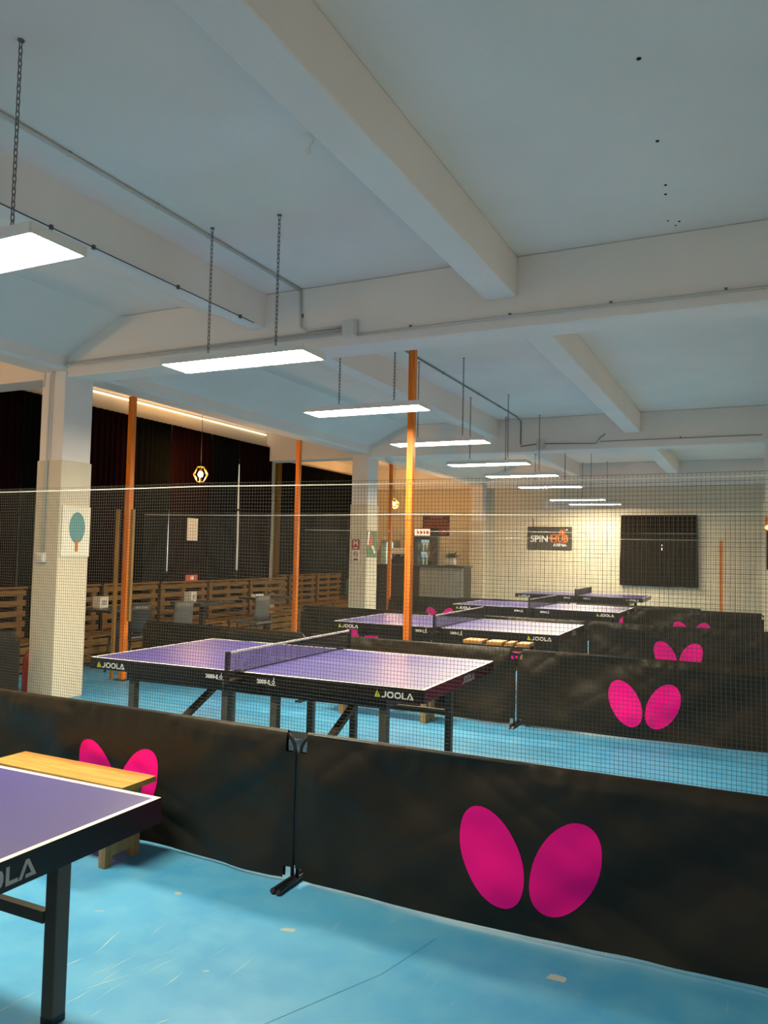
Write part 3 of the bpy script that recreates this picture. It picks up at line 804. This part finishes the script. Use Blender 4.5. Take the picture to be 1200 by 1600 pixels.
# dark curtain over the far window
def curtain(name, label, p, q, z0, z1, m, amp=.035, freq=9., seed=0, group=None, flare=0., nz=10, hole=None):
    p = Vector((*p, 0)); q = Vector((*q, 0)); L = (q-p).length; d = (q-p)/L; n = Vector((-d.y, d.x, 0))
    nx = max(20, int(L*freq*9)); vs = []; fs = []
    for j in range(nz+1):
        v = j/nz
        for i in range(nx+1):
            u = L*i/nx
            w = amp*math.sin(2*PI*freq*u+1.7*noise.noise(Vector((u*2, seed, v*.8)))*2.2)*(.55+.45*noise.noise(Vector((u*1.5, seed+4, v*1.1))))*(1-.35*v)
            w += .02*noise.noise(Vector((u*1.2, v*2, seed+7)))
            uu = u + flare*(1-v)*(u/L-.5)
            zz = z0+(z1-z0)*v
            if v == 0: zz += .012*noise.noise(Vector((u*4, seed, 1)))
            vs.append(tuple(d*uu+n*w+Vector((0, 0, zz))))
    for j in range(nz):
        for i in range(nx):
            if hole and abs(L*(i+.5)/nx-hole[0]) < .014 and hole[1] < z0+(z1-z0)*(j+.5)/nz < hole[2]: continue
            fs.append((j*(nx+1)+i, j*(nx+1)+i+1, (j+1)*(nx+1)+i+1, (j+1)*(nx+1)+i))
    o = MB().add(vs, fs, 0, True).build(name, M[m], loc=p)
    s_ = o.modifiers.new('thickness', 'SOLIDIFY'); s_.thickness = .003
    return tag(o, label, 'curtain', group)
curtain('window_curtain', 'wide dark curtain hung on the back wall with a tiny slit of daylight', (-3.065, 19.76), (-1.313, 19.76), .934, 2.665, 'browncloth', .018, 8, 3, None, .05, 60, hole=(.965, 1.80, 1.94))
# menu board, small sign, sheet
t, X = sign('menu_board', 'maroon menu board with red lines of writing above the bar', 'menu board', (-8.02, YB-.012, 2.37), .80, .56, 'menu')
a = MB(); XX = X @ T
rnd = random.Random(11)
for r_ in range(6):
    x = -.34 if r_ else -.18
    while x < (.33 if r_ else .18):
        w = rnd.uniform(.04, .10); a.prism([(x, .205-r_*.088), (x+w, .205-r_*.088), (x+w, .205-r_*.088+.05), (x, .205-r_*.088+.05)], .001, 0, XX); x += w+.018
a.build('red_writing', M['menu_text'], t)
t, X = sign('wall_notice', 'small black framed notice left of the fridge on the back wall', 'notice', (-8.72, YB-.012, 1.96), .26, .38, 'sign_dark')
a = MB(); XX = X @ T; a.prism([(-.03, -.12), (.03, -.12), (.03, .06), (-.01, .12), (-.03, .08)], .001, 0, XX); a.prism([(-.09, .02), (.09, .02), (.09, .035), (-.09, .035)], .001, 0, XX); a.build('pale_print', M['conduit'], t)
t, X = sign('wall_paper_sheet', 'white paper sheet on the tan wall left of the farthest orange post', 'paper', (-9.55, YB-.012, 1.87), .15, .40, 'paper')

# ================================================================== BAR
t = thing('bar_counter', 'dark bar counter with grey right half under the menu board', 'bar counter', (-7.72, 18.35, 0))
b = MB()
for k in range(14): b.bx((-1.25, -.30, .06+k*.088), (.0, -.27, .06+k*.088+.070))
b.bx((-1.25, -.27, 0), (0, -.24, 1.27)); b.build('slatted_front', M['bar_slat'], t)
b = MB(); b.bx((.0, -.31, 0), (1.16, -.24, 1.27)); b.build('grey_front', M['bar_grey'], t, bevel=.004)
b = MB(); b.bx((-1.25, -.24, 0), (-1.21, .28, 1.27)); b.bx((1.12, -.24, 0), (1.16, .28, 1.27)); b.build('end_panel', M['bar_slat'], t)
b = MB(); b.bx((-1.32, -.36, 1.27), (1.2, .30, 1.31)); b.build('counter_top', M['bar_top'], t, bevel=.004)
# fridge
t = thing('drinks_fridge', 'drinks fridge with lit red and white header behind the bar', 'fridge', (-8.17, 19.45, 0))
b = MB(); b.bx((-.24, -.22, 0), (.24, .30, .20)); b.bx((-.24, -.22, .2), (-.21, .30, 2.06)); b.bx((.21, -.22, .2), (.24, .30, 2.06)); b.bx((-.21, .26, .2), (.21, .30, 2.06)); b.bx((-.24, -.22, 2.06), (.24, .30, 2.28))
b.build('body', M['fridge_black'], t)
MB().bx((-.21, .22, .22), (.21, .255, 1.98)).build('lit_interior', M['fridge_light'], t)
h = MB().bx((-.22, -.235, 2.08), (.22, -.221, 2.26)).build('header', M['fridge_header'], t)
a = MB(); X = face_X((0, -.2365, 2.10))
for x, w in ((-.14, .05), (-.06, .07), (.04, .05), (.12, .07)): a.prism([(x, .03), (x+w, .03), (x+w, .10), (x, .12)], .001, 0, X)
a.build('red_print', M['poster_red'], h)
sh = MB()
for z in (.6, .95, 1.3, 1.65): sh.bx((-.21, -.18, z), (.21, .22, z+.012))
sh.build('shelf_rack', M['chain'], t)
bot = MB(); bot.lathe([(.03, 0), (.032, .16), (.012, .21), (.012, .25)], 10)
bm = bot.mesh('drink_bottle', [M['clear']]); k_ = 0
for z in (1.312, 1.662):
    for x in (-.15, -.05, .05, .15):
        o = bpy.data.objects.new('drink_bottle', bm); col.objects.link(o); o.location = (-8.17+x, 19.35, z)
        tag(o, 'drink bottle on the fridge shelves behind the bar', 'bottle', 'bottles in the drinks fridge')
t = thing('display_cabinet', 'pale green lit glass cabinet at the left end behind the bar', 'cabinet', (-9.15, 19.30, 0))
b = MB(); b.bx((-.20, -.2, 0), (.20, .2, 1.0)); b.bx((-.20, -.2, 1.9), (.20, .2, 1.95)); b.bx((-.2, .17, 1), (.2, .2, 1.9)); b.bx((-.2, -.2, 1), (-.18, .17, 1.9)); b.bx((.18, -.2, 1), (.2, .17, 1.9)); b.build('body', M['bar_grey'], t)
MB().bx((-.18, .12, 1.0), (.18, .165, 1.9)).build('lit_back', M['green_glow'], t)
# coffee machine
t = thing('coffee_machine', 'white and black coffee machine on the bar behind orange post', 'coffee machine', (-8.38, 18.30, 1.31))
MB().bx((-.24, -.16, 0), (.24, .18, .14)).build('base', M['fridge_black'], t, bevel=.01)
MB().bx((-.24, -.02, .14), (.24, .18, .30)).build('body', M['fridge_black'], t, bevel=.01)
MB().bx((-.25, -.18, .26), (.25, .18, .42)).build('head', M['pot'], t, bevel=.03)
for x in (-.1, .1):
    m_ = MB(); m_.tube([(x, -.12, .26), (x, -.12, .21)], .03, 10); m_.tube([(x, -.13, .22), (x, -.26, .20)], .012, 8); m_.build('portafilter', M['chrome'], t)
# tap / plant / bits on the bar
t = thing('potted_plant', 'leafy plant in a white square planter on the bar right end', 'plant', (-6.98, 18.32, 1.31))
MB().bx((-.11, -.09, .02), (.11, .09, .20)).build('planter', M['pot'], t, bevel=.01)
MB().bx((-.13, -.10, 0), (.13, .10, .02)).build('saucer', M['fridge_black'], t)
lf = MB(); rnd = random.Random(5)
for k in range(34):
    a_ = rnd.uniform(0, 2*PI); e_ = rnd.uniform(.2, 1.2); L = rnd.uniform(.16, .36)
    d = Vector((math.cos(a_)*math.cos(e_), math.sin(a_)*math.cos(e_)*.6, math.sin(e_)*.7)); s_ = d.cross(Vector((0, 0, 1))).normalized()*.045
    o_ = Vector((rnd.uniform(-.06, .06), 0, .19)); mid = o_+d*L*.6; tip = o_+d*L+Vector((0, 0, -.04))
    lf.add([o_, mid-s_, tip, mid+s_, mid+Vector((0, 0, .012))], [(0, 1, 4), (1, 2, 4), (2, 3, 4), (3, 0, 4)], 0)
lf.build('foliage', M['leaf'], t)
t = thing('dried_twigs', 'bundle of dry twigs in a dark pot on the bar before the fridge', 'plant', (-7.55, 18.30, 1.31))
MB().lathe([(.05, 0), (.07, .12), (.06, .14)], 12).build('pot', M['bar_slat'], t)
tw = MB()
for k in range(12):
    a_ = rnd.uniform(0, 2*PI); tw.tube([(0, 0, .12), (math.cos(a_)*.07, math.sin(a_)*.05, .3), (math.cos(a_)*rnd.uniform(.1, .22), math.sin(a_)*.1, rnd.uniform(.3, .52))], .006, 5)
tw.build('twigs', M['pale_wood_v'], t)

# ================================================================== ANNEX CURTAINS
segs = [(4.9, 7.085, 'maroon', 'maroon curtain at the left photo edge, left of the near pillar'),
 (7.09, 8.185, 'blackcloth', 'narrow black curtain half hidden by the near pillar'),
 (8.2, 9.118, 'maroon', 'maroon curtain between the near pillar and the tall orange post'),
 (9.133, 9.965, 'blackcloth', 'black curtain with grey daylight streaks right of the tall orange post'),
 (9.977, 11.005, 'maroon', 'maroon curtain behind the first warm hanging lamp'),
 (11.008, 11.855, 'blackcloth', 'black curtain with faint streaks right of the first warm lamp'),
 (11.87, 12.95, 'maroon', 'maroon curtain left of the ochre curtain')]
for i, (a, b, m, lab) in enumerate(segs):
    curtain('window_curtain', lab, (XL+.10, a), (XL+.10, b), .12, 3.655, m, .032, 8.5, i*3.1, 'long curtains along the window wall')
curtain('window_curtain', 'ochre yellow curtain hanging in the corner between dark curtains', (XL-.05, 13.22), (XL+.16, 13.20), .74, 3.42, 'goldcloth', .02, 14, 31, 'long curtains along the window wall')
curtain('window_curtain', 'black curtain in the recess left of the second pillar, nearer half', (XL2+.12, 13.62), (XL2+.12, 15.98), .12, 3.64, 'blackcloth', .03, 8, 41, 'long curtains along the window wall')
curtain('window_curtain', 'black curtain in the recess left of the second pillar, farther half', (XL2+.12, 16.0), (XL2+.12, 18.3), .12, 3.64, 'blackcloth', .03, 8, 47, 'long curtains along the window wall')
o = MB().box((0, 0, 0), (.004, .27, .385)).build('notice_paper', M['paper'], loc=(XL+.16, 10.50, 1.93)); tag(o, 'white paper notice pinned on the maroon curtain', 'paper')
MB().add([(.0025, -.11+.0*k, .15-k*.028) for k in range(1)]+[(.0025, .1, .15), (.0025, .1, .145), (.0025, -.11, .145)], [(0, 1, 2, 3)]).build('ruled_line', M['conduit'], o)

# ================================================================== WARM LAMPS
def cage_lamp(label, x, y, z, cord_top, s=1.0, watt=150):
    t = thing('pendant_lamp', label, 'hanging lamp', (x, y, z), 0, 'warm cage lamps')
    b = MB(); b.sphere((0, 0, .0), .042*s, 0, 14, 10, (1, 1, 1.15)); b.build('bulb', M['bulb'], t)
    c = MB(); r = .125*s
    mid = [(r*math.cos(2*PI*k/6+.3), r*math.sin(2*PI*k/6+.3), .0) for k in range(6)]
    topr = [(.45*r*math.cos(2*PI*k/6+.3), .45*r*math.sin(2*PI*k/6+.3), .12*s) for k in range(6)]
    bot = [(.45*r*math.cos(2*PI*k/6+.3), .45*r*math.sin(2*PI*k/6+.3), -.12*s) for k in range(6)]
    for k in range(6):
        j = (k+1) % 6
        for p_, q_ in ((topr[k], mid[k]), (mid[k], bot[k]), (bot[k], bot[j]), (topr[k], topr[j])): c.tube([p_, q_], .0065*s, 6)
    c.build('cage', M['brass'], t)
    k_ = MB(); k_.lathe([(.022, .05), (.026, .09), (.02, .14), (.006, .15)], 10); k_.build('socket', M['fridge_black'], t)
    if cord_top: MB().tube([(0, 0, .145), (0, 0, cord_top-z)], .004, 5).build('cord', M['cable'], t)
    l = bpy.data.lights.new('bulb_glow', 'POINT'); l.energy = watt; l.color = (1, .50, .14); l.shadow_soft_size = .05
    lo = bpy.data.objects.new('bulb_glow', l); col.objects.link(lo); lo.location = (x, y, z-.02)
    return t
cage_lamp('warm glowing cage lamp hanging before the maroon curtain', -8.05, 9.82, 2.79, CEIL)
cage_lamp('second warm cage lamp, small, beside the farthest orange post', -8.05, 17.15, 2.80, CEIL, 1.0, 330)
cage_lamp('warm cage lamp hanging over the nearest seating beyond the left edge', -8.05, 3.2, 2.79, CEIL)
t = thing('wall_lamp', 'orange lamp on the right pillar at the photo edge', 'wall lamp', (.115, 12.775, 2.10))
MB().bx((-.03, -.01, -.05), (.05, .015, .16)).build('bracket', M['orange_wood'], t, bevel=.004)
MB().sphere((0, -.06, 0), .035).build('bulb', emit('lamp_amber', (1, .6, .2), 2.0), t)
MB().tube([(0, 0, -.05), (0, -.005, -.62)], .014, 6).build('cord', M['cable'], t)

# ================================================================== ANNEX SEATING
def pallet_bench(label, x, y, first=[None]):
    if first[0] is None:
        t = thing('pallet_bench', label, 'bench', (x, y, 0), 0, 'pallet benches along the window wall')
        b = MB()
        for k in range(5): b.bx((-.02, -.57, .40+k*.135), (.0, .57, .40+k*.135+.072))
        b.bx((-.06, -.58, 1.03), (.02, .58, 1.055)); b.build('backrest', M['pallet'], t)
        for y_ in (-.50, 0, .50): MB().bx((-.075, y_-.045, 0), (-.022, y_+.045, 1.03)).build('upright', M['pallet'], t)
        s_ = MB()
        for k in range(4): s_.bx((.02+k*.115, -.57, .36), (.02+k*.115+.095, .57, .385))
        s_.build('seat', M['pallet'], t)
        f = MB()
        for k in range(3): f.bx((.455, -.57, .03+k*.11), (.475, .57, .03+k*.11+.085))
        for y_ in (-.5, 0, .5): f.bx((.02, y_-.045, 0), (.455, y_+.045, .36))
        f.build('base', M['pallet'], t)
        first[0] = t; return t
    return copy_thing(first[0], label, (x, y, 0))
xb = XL+.26
pallet_bench('slatted pallet bench at the left photo edge, left of the near pillar', xb, 6.55)
for y, lab in ((7.80, 'slatted pallet bench right of the near pillar, behind the white napkin box'), (9.02, 'slatted pallet bench right of the tall orange post'),
               (10.24, 'slatted pallet bench behind the red plate and white box'), (11.46, 'slatted pallet bench between the two grey chairs and the ochre curtain'), (12.66, 'slatted pallet bench under the ochre curtain')):
    pallet_bench(lab, xb, y)
for y, lab in ((14.3, 'slatted pallet bench in the recess right of the ochre curtain'), (15.55, 'slatted pallet bench in the recess, middle'), (16.8, 'slatted pallet bench in the recess beside the teal cushion')):
    pallet_bench(lab, XL2+.28, y)
o = MB().box((0, 0, 0), (.14, .78, .44)).build('cushion', M['teal_cushion'], bevel=.04, loc=(-9.40, 17.72, .70)); o.rotation_euler.y = 0; tag(o, 'teal cushion block at the end of the recess bench, left of second pillar', 'cushion')
o2 = MB().bx((-.25, -.42, 0), (.25, .42, .48)).build('low_crate', M['pallet'], loc=(-9.42, 17.85, 0)); tag(o2, 'low wooden crate under the teal cushion', 'crate')
def annex_table(label, x, y, first=[None]):
    if first[0] is None:
        t = thing('cafe_table', label, 'table', (x, y, 0), 0, 'small annex tables')
        MB().bx((-.30, -.42, .74), (.30, .42, .775)).build('tabletop', M['dark_top'], t, bevel=.004)
        MB().bx((-.035, -.035, .03), (.035, .035, .74)).build('pedestal', M['black_metal'], t)
        for s in (-1, 1): MB().bar((-.26*s, -.26, .015), (.26*s, .26, .015), .05, .03).build('foot', M['black_metal'], t)
        first[0] = t; return t
    return copy_thing(first[0], label, (x, y, 0))
annex_table('small dark table just right of the near pillar, with white napkin box', -7.86, 7.95)
annex_table('small dark table between the two grey chairs, with white box and red plate', -7.86, 9.75)
annex_table('small dark table farthest along the annex, before the ochre curtain', -7.86, 11.5)
def chair(label, x, y, rz, m, first={}):
    if m not in first:
        t = thing('cafe_chair', label, 'chair', (x, y, 0), rz, 'annex chairs')
        s_ = MB().bx((-.21, -.21, .43), (.21, .21, .47)).build('seat', M[m], t, bevel=.015)
        b = MB(); vs = []
        n = 10
        for j in range(5):
            for i in range(n+1):
                u = -1+2*i/n; vs.append((.20+.03*j/4-.06*u*u, .20*u, .50+.38*j/4))
        fs = [(j*(n+1)+i, j*(n+1)+i+1, (j+1)*(n+1)+i+1, (j+1)*(n+1)+i) for j in range(4) for i in range(n)]
        bo = b.add(vs, fs, 0, True).build('backrest', M[m], t); q = bo.modifiers.new('thickness', 'SOLIDIFY'); q.thickness = .02
        for sx in (-1, 1):
            for sy in (-1, 1): MB().tube([(sx*.18, sy*.18, .44), (sx*.21, sy*.21, .0)], .014, 8).build('leg', M['black_metal'], t)
        for sy in (-1, 1): MB().tube([(.19, sy*.17, .45), (.19, sy*.18, .54)], .012, 6).build('back_support', M['black_metal'], t)
        first[m] = t; return t
    c = copy_thing(first[m], label, (x, y, 0), rz); return c
chair('grey plastic chair, left one, right of the tall orange post', -7.27, 8.42, 0, 'grey_plastic')
chair('grey plastic chair, right one, nearer the ochre curtain', -7.27, 10.30, 0, 'grey_plastic')
chair('dark chair behind the left end of the second table', -7.33, 7.66, 0, 'fridge_black')
def napkin(label, x, y):
    t = thing('napkin_box', label, 'napkin box', (x, y, .775), R(10), 'napkin boxes')
    MB().bx((-.06, -.09, 0), (.06, .09, .15)).build('box_body', M['paper'], t, bevel=.006)
    MB().bx((.0605, -.05, .04), (.063, .05, .11)).build('side_panel', M['grey_print'], t)
    return t
napkin('white napkin box on the small table right of the near pillar', -8.0, 7.78)
napkin('white napkin box on the table between the grey chairs', -8.0, 9.62)
o = MB().bx((-.05, -.12, 0), (.05, .12, .05)).build('napkin_holder', M['paper'], loc=(-7.95, 11.35, .775), bevel=.004); tag(o, 'flat white napkin holder on the farthest small table', 'napkin holder')
t = thing('red_card', 'red and white card standing on the bench top ledge', 'card', (XL+.24, 10.42, 1.055))
MB().bx((-.006, -.15, 0), (.006, .15, .10)).build('card_face', M['poster_red'], t); MB().bx((.0065, -.03, .02), (.008, .05, .08)).build('white_mark', M['white_print'], t)
# fire extinguisher beside the near pillar
t = thing('fire_extinguisher', 'red fire extinguisher standing left of the near pillar', 'fire extinguisher', (-7.17, 6.0, 0))
MB().lathe([(.07, 0), (.075, .02), (.075, .36), (.05, .42), (.025, .45)], 16).build('cylinder', M['red'], t)
MB().lathe([(.02, .45), (.02, .49), (.03, .50), (.03, .52)], 10).build('valve', M['black_metal'], t)
MB().tube([(.02, 0, .48), (.09, -.01, .44), (.085, -.02, .2)], .012, 6).build('hose', M['black_metal'], t)
MB().box((0, 0, .2), (.02, .02, .02)).build('label_plate', M['white_print'], t)

# ================================================================== WORLD AND CAMERA
w = bpy.data.worlds.new('sky'); sc.world = w; w.use_nodes = True
nt = w.node_tree; bg = nt.nodes['Background']
bg.inputs['Color'].default_value = (1, .95, .91, 1); bg.inputs['Strength'].default_value = 1.6

cam = bpy.data.cameras.new('camera'); co = bpy.data.objects.new('camera', cam); col.objects.link(co)
f, yaw, pitch, roll, hh = 1207.92, .4519, .0521, .0223, 1.6091
fwd = Vector((-math.sin(yaw)*math.cos(pitch), math.cos(yaw)*math.cos(pitch), math.sin(pitch)))
r0 = Vector((math.cos(yaw), math.sin(yaw), 0)); u0 = r0.cross(fwd)
r_ = r0*math.cos(roll)+u0*math.sin(roll); u_ = -r0*math.sin(roll)+u0*math.cos(roll)
mm = Matrix.Identity(4)
for i in range(3): mm[i][0] = r_[i]; mm[i][1] = u_[i]; mm[i][2] = -fwd[i]
mm.translation = (0, 0, hh); co.matrix_world = mm
cam.sensor_fit = 'VERTICAL'; cam.sensor_height = 36; cam.lens = f/1600*36; cam.clip_start = .02; cam.clip_end = 200
sc.camera = co
